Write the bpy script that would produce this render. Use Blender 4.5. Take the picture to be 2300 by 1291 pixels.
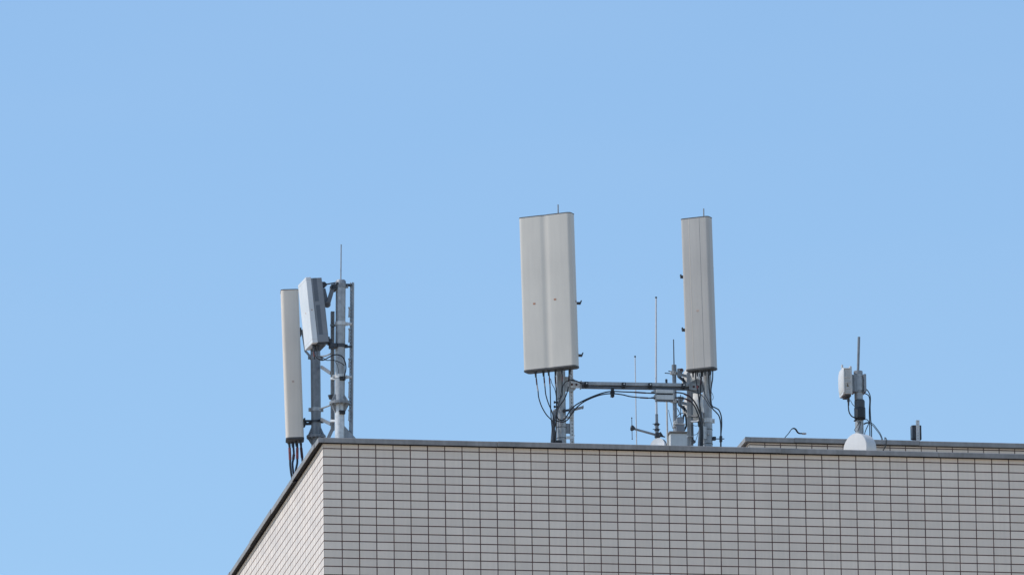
import bpy, bmesh, math, random
from mathutils import Vector, Matrix
R = math.radians
random.seed(7)
scene = bpy.context.scene
for o in list(bpy.data.objects):
    bpy.data.objects.remove(o)
COL = scene.collection

# ------------------------------------------------------------------ camera
# the building's near corner stands at x = y = 0; the camera stands on the street, 1.6 m up, about 119 m away
FPX, PITCH, ROLL, YAW = 24000.0, 0.238584, 0.014087, 0.167498
EYE = Vector((-17.7092, -117.8680, 1.6))
ZJ = 1.6 + 27.1252                     # height of the topmost horizontal tile joint
FW = Vector((math.sin(YAW) * math.cos(PITCH), math.cos(YAW) * math.cos(PITCH), math.sin(PITCH)))
RI0 = Vector((math.cos(YAW), -math.sin(YAW), 0))
UP0 = RI0.cross(FW)
CR, SR = math.cos(ROLL), math.sin(ROLL)
RI = RI0 * CR - UP0 * SR
UP = RI0 * SR + UP0 * CR
cam = bpy.data.cameras.new("camera")
cam.sensor_width = 36.0
cam.lens = FPX / 2300 * 36.0
cam.clip_start = 1.0
cam.clip_end = 6000.0
cam_o = bpy.data.objects.new("camera", cam)
COL.objects.link(cam_o)
cam_o.matrix_world = Matrix(((RI.x, UP.x, -FW.x, EYE.x), (RI.y, UP.y, -FW.y, EYE.y),
                             (RI.z, UP.z, -FW.z, EYE.z), (0, 0, 0, 1)))
scene.camera = cam_o

# ------------------------------------------------------------------ sky, sun, exposure
SUN_EL, SUN_AZ = R(47), R(-86)         # azimuth from +Y towards +X: the sun stands to the left, a little behind the front wall
world = bpy.data.worlds.new("World")
scene.world = world
world.use_nodes = True
nt = world.node_tree
bg = nt.nodes["Background"]
sky = nt.nodes.new("ShaderNodeTexSky")
sky.sky_type = 'NISHITA'
sky.sun_disc = False
sky.sun_elevation = SUN_EL
sky.sun_rotation = SUN_AZ
sky.altitude = 0
sky.air_density = 1.3
sky.dust_density = 0.3
sky.ozone_density = 6.2
wtc = nt.nodes.new("ShaderNodeTexCoord")             # faint uneven veil of thin high haze, fixed to the sky's directions
wmp = nt.nodes.new("ShaderNodeMapping")
wmp.inputs["Scale"].default_value = (6, 6, 22)
nt.links.new(wtc.outputs["Generated"], wmp.inputs["Vector"])
wno = nt.nodes.new("ShaderNodeTexNoise")
wno.inputs["Scale"].default_value = 1.0
wno.inputs["Detail"].default_value = 4
nt.links.new(wmp.outputs[0], wno.inputs["Vector"])
wmr = nt.nodes.new("ShaderNodeMapRange")
wmr.inputs["From Min"].default_value = 0.42
wmr.inputs["From Max"].default_value = 0.75
wmr.inputs["To Max"].default_value = 0.30
nt.links.new(wno.outputs["Fac"], wmr.inputs["Value"])
wmx = nt.nodes.new("ShaderNodeMix")
wmx.data_type = 'RGBA'
nt.links.new(wmr.outputs[0], wmx.inputs["Factor"])
nt.links.new(sky.outputs[0], wmx.inputs["A"])
wmx.inputs["B"].default_value = (2.5, 3.6, 5.0, 1)
nt.links.new(wmx.outputs["Result"], bg.inputs[0])
bg.inputs[1].default_value = 0.15
sun = bpy.data.lights.new("sun", 'SUN')
sun.energy = 2.5
sun.angle = R(0.53)
sun.color = (1.0, 0.955, 0.90)
sun_o = bpy.data.objects.new("sun", sun)
COL.objects.link(sun_o)
SD = Vector((math.sin(SUN_AZ) * math.cos(SUN_EL), math.cos(SUN_AZ) * math.cos(SUN_EL), math.sin(SUN_EL)))
sun_o.rotation_euler = SD.to_track_quat('Z', 'Y').to_euler()
sun_o.location = (-40, 0, 80)
vs = scene.view_settings
vs.view_transform = 'Standard'
vs.look = 'None'
vs.exposure = 0.16
vs.gamma = 1.0
vs.use_curve_mapping = False

# ------------------------------------------------------------------ survey helpers
def P(px, py, y=0.0):
    """The point of the vertical plane Y = y that the photograph shows at pixel (px, py)."""
    d = FW * FPX + RI * (px - 1150) - UP * (py - 645.5)
    return EYE + d * ((y - EYE.y) / d.y)
def S(y=0.0):
    """Metres per photograph pixel at depth y."""
    return (y - EYE.y) / FPX * 1.0085
X, Y, Z = Vector((1, 0, 0)), Vector((0, 1, 0)), Vector((0, 0, 1))

# ------------------------------------------------------------------ materials
MATS = {}
def mat(name, col, rough=0.6, metal=0.0, var=0.12, scale=6.0, bump=0.0, streak=0.0, dirt=None, spec=0.5, grit=60.0, island=0.0):
    """Principled material: blotchy colour, optional vertical rain streaks and grit, slight roughness change."""
    m = bpy.data.materials.new(name)
    m.use_nodes = True
    t = m.node_tree
    N, L = t.nodes, t.links
    b = N["Principled BSDF"]
    b.inputs["Metallic"].default_value = metal
    b.inputs["Specular IOR Level"].default_value = spec
    tc = N.new("ShaderNodeTexCoord")
    no = N.new("ShaderNodeTexNoise")
    no.inputs["Scale"].default_value = scale
    no.inputs["Detail"].default_value = 6
    no.inputs["Roughness"].default_value = 0.6
    L.new(tc.outputs["Object"], no.inputs["Vector"])
    ramp = N.new("ShaderNodeValToRGB")
    d = dirt or tuple(c * (1 - 2.2 * var) for c in col)
    ramp.color_ramp.elements[0].position = 0.30
    ramp.color_ramp.elements[0].color = (*d, 1)
    ramp.color_ramp.elements[1].position = 0.62
    ramp.color_ramp.elements[1].color = (*col, 1)
    L.new(no.outputs["Fac"], ramp.inputs["Fac"])
    out = ramp.outputs["Color"]
    if streak:
        mp = N.new("ShaderNodeMapping")
        mp.inputs["Scale"].default_value = (26, 26, 0.9)
        L.new(tc.outputs["Object"], mp.inputs["Vector"])
        n2 = N.new("ShaderNodeTexNoise")
        n2.inputs["Scale"].default_value = 1.0
        n2.inputs["Detail"].default_value = 5
        L.new(mp.outputs[0], n2.inputs["Vector"])
        mr = N.new("ShaderNodeMapRange")
        mr.inputs["From Min"].default_value = 0.35
        mr.inputs["From Max"].default_value = 0.7
        mr.inputs["To Min"].default_value = 1.0 - streak
        mr.inputs["To Max"].default_value = 1.0
        L.new(n2.outputs["Fac"], mr.inputs["Value"])
        mx = N.new("ShaderNodeMix")
        mx.data_type = 'RGBA'
        mx.blend_type = 'MULTIPLY'
        mx.inputs["Factor"].default_value = 1.0
        L.new(out, mx.inputs["A"])
        L.new(mr.outputs[0], mx.inputs["B"])
        out = mx.outputs["Result"]
    if island:
        ge = N.new("ShaderNodeNewGeometry")
        mr = N.new("ShaderNodeMapRange")
        mr.inputs["To Min"].default_value = 1.0 - island
        mr.inputs["To Max"].default_value = 1.0 + island * 0.4
        L.new(ge.outputs["Random Per Island"], mr.inputs["Value"])
        mx = N.new("ShaderNodeMix")
        mx.data_type = 'RGBA'
        mx.blend_type = 'MULTIPLY'
        mx.inputs["Factor"].default_value = 1.0
        L.new(out, mx.inputs["A"])
        L.new(mr.outputs[0], mx.inputs["B"])
        out = mx.outputs["Result"]
    L.new(out, b.inputs["Base Color"])
    rr = N.new("ShaderNodeMapRange")
    rr.inputs["To Min"].default_value = max(0.05, rough - 0.12)
    rr.inputs["To Max"].default_value = min(1.0, rough + 0.12)
    L.new(no.outputs["Fac"], rr.inputs["Value"])
    L.new(rr.outputs[0], b.inputs["Roughness"])
    if bump:
        n3 = N.new("ShaderNodeTexNoise")
        n3.inputs["Scale"].default_value = grit
        n3.inputs["Detail"].default_value = 4
        L.new(tc.outputs["Object"], n3.inputs["Vector"])
        bp = N.new("ShaderNodeBump")
        bp.inputs["Strength"].default_value = bump
        bp.inputs["Distance"].default_value = 0.01
        L.new(n3.outputs["Fac"], bp.inputs["Height"])
        L.new(bp.outputs[0], b.inputs["Normal"])
    MATS[name] = m
    return m

mat("tile", (0.87, 0.725, 0.59), 0.42, var=0.03, scale=1.4, bump=0.12, grit=14, island=0.09, streak=0.06)
mat("mortar", (0.15, 0.088, 0.080), 0.95, var=0.2, scale=8, bump=0.3)
mat("coping", (0.345, 0.325, 0.31), 0.5, var=0.15, scale=4, bump=0.2, streak=0.18, metal=0.0)
mat("coping_under_shade", (0.028, 0.028, 0.032), 0.8, var=0.2, scale=5)  # near-black colour stands in for the shade under the coping
mat("concrete", (0.48, 0.46, 0.42), 0.9, var=0.15, scale=2, bump=0.3)
mat("asphalt", (0.055, 0.054, 0.052), 0.9, var=0.15, scale=0.8, bump=0.3)
mat("ground_mix", (0.58, 0.48, 0.37), 0.95, var=0.25, scale=0.05)
mat("galvanised", (0.46, 0.465, 0.465), 0.42, metal=0.25, var=0.13, scale=16, bump=0.06, streak=0.16)
mat("galvanised_dull", (0.34, 0.35, 0.36), 0.5, metal=0.2, var=0.15, scale=14, bump=0.06, streak=0.12)
mat("galvanised_bright", (0.74, 0.72, 0.69), 0.4, metal=0.2, var=0.12, scale=20, streak=0.1)
mat("dark_steel", (0.075, 0.08, 0.09), 0.55, metal=0.3, var=0.25, scale=20)
mat("steel_grey", (0.25, 0.265, 0.28), 0.5, metal=0.15, var=0.15, scale=14, streak=0.12)
mat("bracket_grey", (0.15, 0.16, 0.175), 0.5, metal=0.2, var=0.15, scale=14)
mat("rusty", (0.10, 0.042, 0.035), 0.85, var=0.25, scale=40)
mat("radome", (0.645, 0.595, 0.52), 0.45, var=0.035, scale=1.2, streak=0.05, bump=0.03)
mat("radome_grey", (0.52, 0.485, 0.44), 0.5, var=0.04, scale=1.2, streak=0.07, bump=0.03)
mat("radome_beige", (0.78, 0.68, 0.57), 0.5, var=0.04, scale=1.2, streak=0.06, bump=0.03)
mat("radome_seam", (0.33, 0.315, 0.295), 0.6, var=0.05)
mat("end_cap", (0.085, 0.082, 0.080), 0.6, var=0.1)
mat("white_paint", (0.78, 0.77, 0.75), 0.4, var=0.05, scale=3, streak=0.06)
mat("old_white", (0.66, 0.61, 0.55), 0.55, var=0.12, scale=9, streak=0.14)
mat("grey_paint", (0.25, 0.26, 0.275), 0.5, var=0.08, scale=5, streak=0.06)
mat("recess_grey", (0.13, 0.145, 0.165), 0.6, var=0.1, scale=5)
mat("cabinet_paint", (0.64, 0.645, 0.62), 0.5, var=0.08, scale=5, streak=0.1)
mat("brown_trim", (0.22, 0.18, 0.15), 0.7, var=0.15, scale=12)
mat("rubber", (0.018, 0.019, 0.023), 0.5, var=0.15, scale=10)
mat("blue_sheath", (0.022, 0.030, 0.062), 0.5, var=0.15, scale=10)
mat("grey_sheath", (0.055, 0.06, 0.066), 0.5, var=0.15, scale=10)
mat("black_plastic", (0.022, 0.023, 0.025), 0.45, var=0.1, scale=10)
mat("faded_black", (0.075, 0.077, 0.078), 0.6, var=0.12, scale=10)
mat("red_tape", (0.26, 0.07, 0.07), 0.6, var=0.2, scale=30)
mat("bright_red_tape", (0.34, 0.09, 0.09), 0.6, var=0.2, scale=30)
mat("dark_red_tape", (0.075, 0.03, 0.035), 0.6, var=0.2, scale=30)
mat("white_tape", (0.46, 0.43, 0.42), 0.6, var=0.1, scale=30)
mat("orange_mark", (0.55, 0.16, 0.04), 0.6, var=0.1, scale=30)
mat("pale_mark", (0.56, 0.42, 0.34), 0.6, var=0.1, scale=30)
mat("amber_mark", (0.20, 0.14, 0.07), 0.6, var=0.15, scale=30)
mat("drum_white", (0.71, 0.675, 0.63), 0.4, var=0.04, scale=3, streak=0.04)
mat("fibreglass", (0.62, 0.61, 0.61), 0.5, var=0.05, scale=6)

# ------------------------------------------------------------------ mesh builder
class MB:
    def __init__(s):
        s.bm = bmesh.new()
        s.slot = 0
    def face(s, vs, smooth=False):
        try:
            f = s.bm.faces.new(vs)
        except ValueError:
            return
        f.smooth = smooth
        f.material_index = s.slot
    def box(s, c, hx, hy, hz, ax=X, ay=Y, az=Z):
        v = [s.bm.verts.new(c + ax * (hx * i) + ay * (hy * j) + az * (hz * k)) for k in (-1, 1) for j in (-1, 1) for i in (-1, 1)]
        for q in ((0, 2, 3, 1), (4, 5, 7, 6), (0, 1, 5, 4), (2, 6, 7, 3), (0, 4, 6, 2), (1, 3, 7, 5)):
            s.face([v[i] for i in q])
        return s
    def span(s, x0, x1, y0, y1, z0, z1):
        return s.box(Vector(((x0 + x1) / 2, (y0 + y1) / 2, (z0 + z1) / 2)), (x1 - x0) / 2, (y1 - y0) / 2, (z1 - z0) / 2)
    def bar(s, p, q, w, h, side=None):
        d = (q - p)
        l = d.length
        d = d / l
        a = (side or (Y if abs(d.y) < 0.9 else X))
        a = (a - d * a.dot(d)).normalized()
        b = d.cross(a)
        return s.box((p + q) / 2, l / 2, w / 2, h / 2, d, a, b)
    def cyl(s, p, q, r0, r1=None, n=20, caps=True):
        r1 = r0 if r1 is None else r1
        return s.lathe(p, (q - p), [(0, r0), (1, r1)], n, caps, unit=False)
    def lathe(s, p, axis, prof, n=24, caps=True, unit=True, smooth=True):
        """prof: (distance along the axis, radius)"""
        L = axis.length
        d = axis / L
        k = 1.0 if unit else L
        a = (X if abs(d.x) < 0.8 else Y)
        a = (a - d * a.dot(d)).normalized()
        b = d.cross(a)
        rings = []
        for t, r in prof:
            rings.append([s.bm.verts.new(p + d * (t * k) + (a * math.cos(2 * math.pi * i / n) + b * math.sin(2 * math.pi * i / n)) * r) for i in range(n)])
        for A, B in zip(rings, rings[1:]):
            for i in range(n):
                s.face([A[i], A[(i + 1) % n], B[(i + 1) % n], B[i]], smooth)
        if caps:
            s.face(list(reversed(rings[0])))
            s.face(rings[-1])
        return s
    def tube(s, pts, r, n=8, sub=6, flat=None):
        """A round cable through the points (Catmull-Rom); flat = (width, thickness) makes a strap."""
        if sub > 1 and len(pts) > 2:
            q = [pts[0] * 2 - pts[1]] + list(pts) + [pts[-1] * 2 - pts[-2]]
            out = []
            for i in range(1, len(q) - 2):
                p0, p1, p2, p3 = q[i - 1:i + 3]
                for k in range(sub):
                    t = k / sub
                    out.append(0.5 * ((2 * p1) + (p2 - p0) * t + (2 * p0 - 5 * p1 + 4 * p2 - p3) * t * t + (3 * p1 - p0 - 3 * p2 + p3) * t ** 3))
            out.append(pts[-1])
            pts = out
        rings, a = [], None
        for i, p in enumerate(pts):
            d = (pts[min(i + 1, len(pts) - 1)] - pts[max(i - 1, 0)]).normalized()
            if a is None:
                a = Y if abs(d.y) < 0.9 else X
            a = (a - d * a.dot(d)).normalized()
            b = d.cross(a)
            if flat:
                w, h = flat
                rings.append([s.bm.verts.new(p + a * (w * i_) + b * (h * j_)) for i_, j_ in ((-.5, -.5), (.5, -.5), (.5, .5), (-.5, .5))])
            else:
                rings.append([s.bm.verts.new(p + (a * math.cos(2 * math.pi * k / n) + b * math.sin(2 * math.pi * k / n)) * r) for k in range(n)])
        m = len(rings[0])
        for A, B in zip(rings, rings[1:]):
            for i in range(m):
                s.face([A[i], A[(i + 1) % m], B[(i + 1) % m], B[i]], not flat)
        s.face(list(reversed(rings[0])))
        s.face(rings[-1])
        return s
    def prism(s, prof, o, ex, ey, ez, z0, z1, smooth=False, taper=1.0):
        """The outline prof (x, y pairs, anticlockwise) in the frame o, ex, ey, pushed along ez from z0 to z1."""
        A = [s.bm.verts.new(o + ex * x + ey * y + ez * z0) for x, y in prof]
        B = [s.bm.verts.new(o + ex * (x * taper) + ey * (y * taper) + ez * z1) for x, y in prof]
        n = len(prof)
        for i in range(n):
            s.face([A[i], A[(i + 1) % n], B[(i + 1) % n], B[i]], smooth)
        s.face(list(reversed(A)))
        s.face(B)
        return s
    def build(s, name, mats, parent=None, bevel=0.0):
        me = bpy.data.meshes.new(name)
        bmesh.ops.recalc_face_normals(s.bm, faces=s.bm.faces[:])
        if parent is not None:
            base = Vector(parent.get("base", (0, 0, 0)))
            bmesh.ops.translate(s.bm, verts=s.bm.verts[:], vec=-base)
        s.bm.to_mesh(me)
        s.bm.free()
        for m in ([mats] if isinstance(mats, str) else mats):
            me.materials.append(MATS[m])
        me.set_sharp_from_angle(angle=R(38))
        o = bpy.data.objects.new(name, me)
        COL.objects.link(o)
        if parent is not None:
            o.parent = parent
            if parent.type == 'MESH':
                o["base"] = tuple(parent.get("base", (0, 0, 0)))
            else:
                o["base"] = tuple(parent["base"])
        if bevel:
            md = o.modifiers.new("bevel", 'BEVEL')
            md.width = bevel
            md.segments = 2
            md.limit_method = 'ANGLE'
            md.angle_limit = R(50)
        return o

def thing(name, label, cat, base, group=None):
    """An Empty at the thing's base that parents its parts."""
    o = bpy.data.objects.new(name, None)
    o.empty_display_size = 0.1
    COL.objects.link(o)
    o.location = base
    o["base"] = tuple(base)
    o["label"] = label
    o["category"] = cat
    if group:
        o["group"] = group
    return o
def tag(o, label, cat, group=None):
    o["label"] = label
    o["category"] = cat
    if group:
        o["group"] = group
    return o
def structure(o):
    o["kind"] = "structure"
    return o
def round_rect(w, d, r, n=5, dip=None):
    """Plan outline of a radome: x across, y outwards; dip = (half width, depth) sinks a soft groove in the front."""
    pts = []
    def arc(cx, cy, a0):
        for i in range(n + 1):
            a = a0 + math.pi / 2 * i / n
            pts.append((cx + r * math.cos(a), cy + r * math.sin(a)))
    arc(w / 2 - r, -d / 2 + r, -math.pi / 2)
    arc(w / 2 - r, d / 2 - r, 0)
    if dip:
        hw, dp = dip
        for i in range(13):
            u = 1 - 2 * i / 12
            pts.append((u * hw, d / 2 - dp * (0.5 + 0.5 * math.cos(math.pi * u))))
    arc(-w / 2 + r, d / 2 - r, math.pi / 2)
    arc(-w / 2 + r, -d / 2 + r, math.pi)
    return pts
def px_tube(pts, y, rpx, n=8, sub=6, mb=None):
    """A cable through photograph pixels; a third number in a point is its own depth."""
    q = [P(p[0], p[1], p[2] if len(p) > 2 else y) for p in pts]
    return (mb or MB()).tube(q, rpx * S(y), n, sub)
def strut(mb, p, q, face, w, d, pitch, hole_w, hole_h, skip=()):
    """Slotted angle iron: a web with real holes and a return flange; face = direction across the web."""
    ax = (q - p).normalized()
    L = (q - p).length
    f = (face - ax * face.dot(ax)).normalized()
    g = ax.cross(f)
    t = 0.004
    sw = (w - hole_w) / 2
    for sgn in (-1, 1):
        c = (p + q) / 2 + f * (sgn * (w / 2 - sw / 2))
        mb.box(c, L / 2, sw / 2, t / 2, ax, f, g)
    n = max(1, int(L / pitch))
    for i in range(n + 1):
        a = i * pitch - (pitch - hole_h) / 2
        b = a + (pitch - hole_h)
        a, b = max(0, a), min(L, b)
        if b - a < 0.004:
            continue
        mb.box(p + ax * ((a + b) / 2), (b - a) / 2, hole_w / 2, t / 2 - 0.0004, ax, f, g)
    sg = 1 if g.y > 0 else -1
    mb.box((p + q) / 2 + f * (w / 2 - t / 2) + g * (sg * (d / 2 + t / 2)), L / 2, t / 2, d / 2, ax, f, g)
    mb.box((p + q) / 2 + g * (sg * (d + t)), L / 2, w / 2, t / 2, ax, f, g)
    return mb
def ring(mb, c, r, h, t=0.004, n=24):
    """A band round a vertical pole."""
    return mb.lathe(c - Z * (h / 2), Z, [(0, r), (0, r + t), (h, r + t), (h, r)], n, caps=False)

# ------------------------------------------------------------------ setting
g = MB()
g.span(-2500, 2500, -2500, 2500, -0.5, 0)
structure(g.build("ground", "ground_mix"))
g = MB()
g.span(-400, 400, -128, -112, 0.0, 0.006)
structure(g.build("road", "asphalt"))
g = MB()
g.span(-400, 400, -112, -108.5, 0.0, 0.13)
structure(g.build("pavement", "concrete", bevel=0.02))

# ------------------------------------------------------------------ the tiled building
TW, TH, JO = 0.2, 0.09821, 0.0115       # tile pitch across, pitch down, joint width
ZCB = ZJ + 0.055                       # underside of the parapet coping
ZCT = ZCB + 0.058
OVER = 0.062
PENT = 10.4                            # the set-back roof storey stands this far behind the front wall
bld = thing("tiled_building", "building clad in pale grey rectangular tiles with a dark metal parapet coping", "building", (0, 0, 0))

def tiled_face(mb, o, along, out, length, z_top, rows, first, top_h, jit=1.0):
    """Tiles standing 4 mm proud of the mortar; row 0 is the cut row under the coping."""
    j = JO / 2
    rnd = random.Random(11)
    cols = [(0.0, first - j)]
    a = first + j
    while a + TW - JO < length:
        cols.append((a, a + TW - JO))
        a += TW
    for r in range(rows):
        if r == 0:
            z1, z0 = z_top + top_h, z_top + j * 1.12
        else:
            z1, z0 = z_top - (r - 1) * TH - j * 1.12, z_top - r * TH + j * 1.12
        for c, (a, b) in enumerate(cols):
            da, db = rnd.uniform(-.0009, .0009), rnd.uniform(-.0009, .0009)
            if c == 0:
                da = 0
            tl, tr = jit * rnd.uniform(-.0005, .0005), jit * rnd.uniform(-.0005, .0005)
            tb = jit * rnd.uniform(-.0005, .0005)
            if c == 0:
                tl = tb = tr = 0
            def pt(u, z, d):
                return mb.bm.verts.new(o + along * u + Z * z + out * d)
            A = [pt(a + da, z0, tl), pt(b + db, z0, tr), pt(b + db, z1, tr + tb), pt(a + da, z1, tl + tb)]
            B = [pt(a + da, z0, -.006), pt(b + db, z0, -.006), pt(b + db, z1, -.006), pt(a + da, z1, -.006)]
            mb.face(A)
            for i in range(4):
                mb.face([A[i], B[i], B[(i + 1) % 4], A[(i + 1) % 4]])

w = MB()
tiled_face(w, Vector((0.004, 0, 0)), X, -Y, 14.0, ZJ, 40, 0.2083, 0.053)
w.build("tiled_wall", "tile", bld)
w = MB()
tiled_face(w, Vector((0, 0, 0)), Y, -X, 15.0, ZJ, 40, 0.231, 0.053, 0.5)
w.build("tiled_wall", "tile", bld)
w = MB()
w.span(0.0045, 14.0, 0.0045, 0.22, 0.0, ZCB)             # front wall body in mortar colour
w.span(0.0022, 0.22, 0.221, 15.0, 0.0, ZCB)
w.span(0.0022, 0.0042, 0.0047, 0.2205, 0.0, ZCB)
w.span(13.7, 14.0, 0.221, 15.0, 0.0, ZCB)
w.span(0.2205, 13.7, 14.7, 15.0, 0.0, ZCB)
w.build("wall", "mortar", bld)
w = MB()
w.span(0.2, 13.75, 0.2, 14.75, ZCT - 0.75, ZCT - 0.55)
w.build("roof_deck", "concrete", bld)

def coping(p, q, out, z, wd, joint_mitre=False):
    """One length of folded metal coping: outer lip, sloping top, inner lip, recessed underside."""
    L = (q - p).length
    ax = (q - p) / L
    c = MB()
    h = 0.058
    prof = [(OVER, 0.0), (OVER + .003, h - .007), (OVER - .003, h), (-wd, h - .006), (-wd - .002, -0.02), (-wd + .004, -0.02), (-wd + .006, 0.004), (-.006, 0.004), (-.006, 0.036), (OVER - .006, 0.036), (OVER - .006, 0.0)]
    if joint_mitre:
        prof = [(OVER, 0.0), (OVER + .003, h - .007), (OVER - .003, h), (0.0, h - .003), (0.0, 0.036), (OVER - .006, 0.036), (OVER - .006, 0.0)]
    c.prism(prof, p + Z * z, out, Z, ax, 0, L)
    return c
def coping_run(seams, fix, axis, out, z, wd, parent, seed):
    rnd = random.Random(seed)
    for a, b in zip(seams, seams[1:]):
        jig = rnd.choice([-.006, 0.0, .005])
        p, q = fix + axis * (a + .002), fix + axis * (b - .002)
        o = coping(p + out * jig, q + out * jig, out, z + abs(jig) * .4, wd).build("coping", "coping", parent)
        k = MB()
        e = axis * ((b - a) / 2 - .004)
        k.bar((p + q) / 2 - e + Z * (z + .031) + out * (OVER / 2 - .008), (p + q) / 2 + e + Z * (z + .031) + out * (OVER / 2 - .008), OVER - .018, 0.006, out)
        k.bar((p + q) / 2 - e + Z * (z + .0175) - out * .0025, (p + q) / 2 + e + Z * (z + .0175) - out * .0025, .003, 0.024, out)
        k.build("soffit_shade", "coping_under_shade", o)  # added strips: shade of the overhang painted into their colour
sx = [P(x, 1000, 0).x for x in (1115, 1753)]
coping_run([.002, sx[0], (sx[0] + sx[1]) / 2 + .35, sx[1], sx[1] + 1.85, sx[1] + 3.7, 14.05], Vector((0, 0, 0)), X, -Y, ZCB, 0.24, bld, 3)
coping_run([.245, 2.0, 3.75, 5.5, 7.25, 9.0, 12.0, 15.05], Vector((0, 0, 0)), Y, -X, ZCB, 0.24, bld, 5)
# close the corner: the piece of the side coping that meets the front length
k = coping(Vector((.002, -OVER + .001, 0)), Vector((.002, .243, 0)), -X, ZCB + .0012, 0.0, True)
k.span(-OVER + .001, .002, -OVER - .0022, -OVER + .0005, ZCB + .001, ZCB + .054)
ck = k.build("coping", "coping", bld)
k = MB(); k.span(-OVER + .010, .0, -OVER + .008, .24, ZCB + .028, ZCB + .034); k.span(-.003, .0, .0, .24, ZCB - .001, ZCB + .027); k.build("soffit_shade", "coping_under_shade", ck)  # same painted shade under the corner piece

# set-back roof storey
pz = P(1800, 984, PENT - OVER)
PZT = pz.z + .004
PX0 = P(1673.5, 980, PENT - OVER).x + OVER
pent = MB()
pent.span(PX0 + .0045, 14.0, PENT + .0045, 14.6, ZCT - 0.6, PZT - .060)
pent = pent.build("penthouse", "mortar", bld)
w = MB()
tiled_face(w, Vector((PX0 + .004, PENT, 0)), X, -Y, 14.0 - PX0, PZT - .058 - .026, 26, 0.196, 0.022)
w.build("tiled_wall", "tile", pent)
w = MB()
tiled_face(w, Vector((PX0, PENT, 0)), Y, -X, 4.1, PZT - .058 - .026, 26, 0.2, 0.022)
w.build("tiled_wall", "tile", pent)
def coping_pent(seams, fix, axis, out, wd):
    for n, (a, b) in enumerate(zip(seams, seams[1:])):
        c = coping(fix + axis * (a + .002), fix + axis * (b - .002), out, PZT - .058 + (.004 if n % 2 else 0), wd)
        c.build("coping", "coping", pent)
ps = P(1782, 985, PENT).x
coping_pent([PX0 + .002, ps, ps + 1.6, ps + 3.3, ps + 5.0], Vector((0, PENT, 0)), X, -Y, 0.22)
coping_pent([.223, 2.2, 4.2], Vector((PX0, PENT, 0)), Y, -X, 0.22)
k = coping(Vector((PX0 + .002, PENT - OVER + .001, 0)), Vector((PX0 + .002, PENT + .221, 0)), -X, PZT - .058 + .0012, 0.0, True)
k.span(PX0 - OVER + .001, PX0 + .002, PENT - OVER - .0022, PENT - OVER + .0005, PZT - .057, PZT - .004)
k.build("coping", "coping", pent)
DECK = ZCT - 0.55
PDECK = PZT - 0.02

# ------------------------------------------------------------------ masts
def flange_joint(mb, c, r, R_, up, down, n=6):
    """Two bolted discs with triangular stiffeners above and below."""
    mb.cyl(c - Z * .014, c - Z * .001, R_, n=28)
    mb.cyl(c + Z * .001, c + Z * .014, R_, n=28)
    for i in range(n):
        a = 2 * math.pi * (i + .35) / n
        d = X * math.cos(a) + Y * math.sin(a)
        s_ = d.cross(Z)
        for sg, hgt in ((1, up), (-1, down)):
            if hgt:
                pr = [(r - .004, .012 * sg), (R_ * .93, .012 * sg), (R_ * .93, .022 * sg), (r - .004, hgt * sg)]
                mb.prism(pr if sg > 0 else pr[::-1], c, d, Z, s_, -.004, .004)
        b = c + (X * math.cos(a + .5) + Y * math.sin(a + .5)) * (R_ * .82)
        mb.cyl(b - Z * .03, b + Z * .03, .009, n=6)
    return mb
def clamp_band(mb, c, r, h, lug=None):
    ring(mb, c, r, h, .005)
    for d in (lug or (X,)):
        mb.box(c + d * (r + .014), .014, .006, h / 2, d, d.cross(Z), Z)
        mb.cyl(c + d * (r + .018) - d.cross(Z) * .02, c + d * (r + .018) + d.cross(Z) * .02, .007, n=6)
    return mb

# --- tall mast at the near corner
V1 = 0.55
s1 = S(V1)
b = P(763, 905, V1)
cx, cy = b.x, V1
def on1(py, dx=0.0, dy=0.0):
    q = P(763 + (905 - py) * .0092, py, V1)
    return Vector((q.x + dx, cy + dy, q.z))
mast = thing("antenna_mast", "tall galvanised steel mast with bolted flange at the corner, carrying the tilted white box", "mast", (cx, cy, DECK), "galvanised masts on the roof")
m = MB(); m.cyl(on1(905), on1(636), .0575, n=32); m.build("pole", "galvanised", mast)
m = MB(); m.cyl(Vector((on1(1000).x, cy, DECK)), on1(905), .0555, n=32)
m.build("pole", "galvanised_bright", mast)
m = MB(); m.lathe(on1(640), Z, [(0, .060), (.042, .060), (.056, .050), (.060, .0)], 28, caps=False); m.build("cap", "galvanised_dull", mast)
m = MB(); m.cyl(on1(630), on1(549), .0075, .0065, n=10); m.build("lightning_rod", "galvanised_dull", mast)
m = MB(); flange_joint(m, on1(905), .056, .119, .11, .13); m.build("flange", "galvanised_dull", mast)
m = MB()
for d in (X * .97 - Y * .25, Y, -X * .2 + Y):
    dd = d.normalized()
    m.prism([(.05, .0), (.215, .0), (.215, .02), (.05, .21)], Vector((cx, cy, on1(990).z - .03)), dd, Z, dd.cross(Z), -.005, .005)
m.cyl(Vector((cx, cy, on1(990).z - .045)), Vector((cx, cy, on1(990).z - .028)), .24, n=32)
m.build("base_gusset", "galvanised_dull", mast)
for py, mt, lugs in ((727, "galvanised_bright", (X,)), (846, "galvanised_bright", (X, -X)), (642, "galvanised_dull", (X, -X)), (777, "dark_steel", (X, -X))):
    m = MB(); clamp_band(m, on1(py), .058, .042 if py != 642 else .05, lugs); m.build("clamp_band", mt, mast)
for py in (852, 928):
    m = MB()
    c = on1(py, .022, -.058)
    m.box(c, .034, .018, .022); m.cyl(c + X * .012 - Y * .03, c + X * .012 - Y * .012, .011, n=8); m.box(c + Z * .012 - X * .02, .02, .022, .007)
    m.build("cable_clamp", "black_plastic", mast, bevel=.004)
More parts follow.
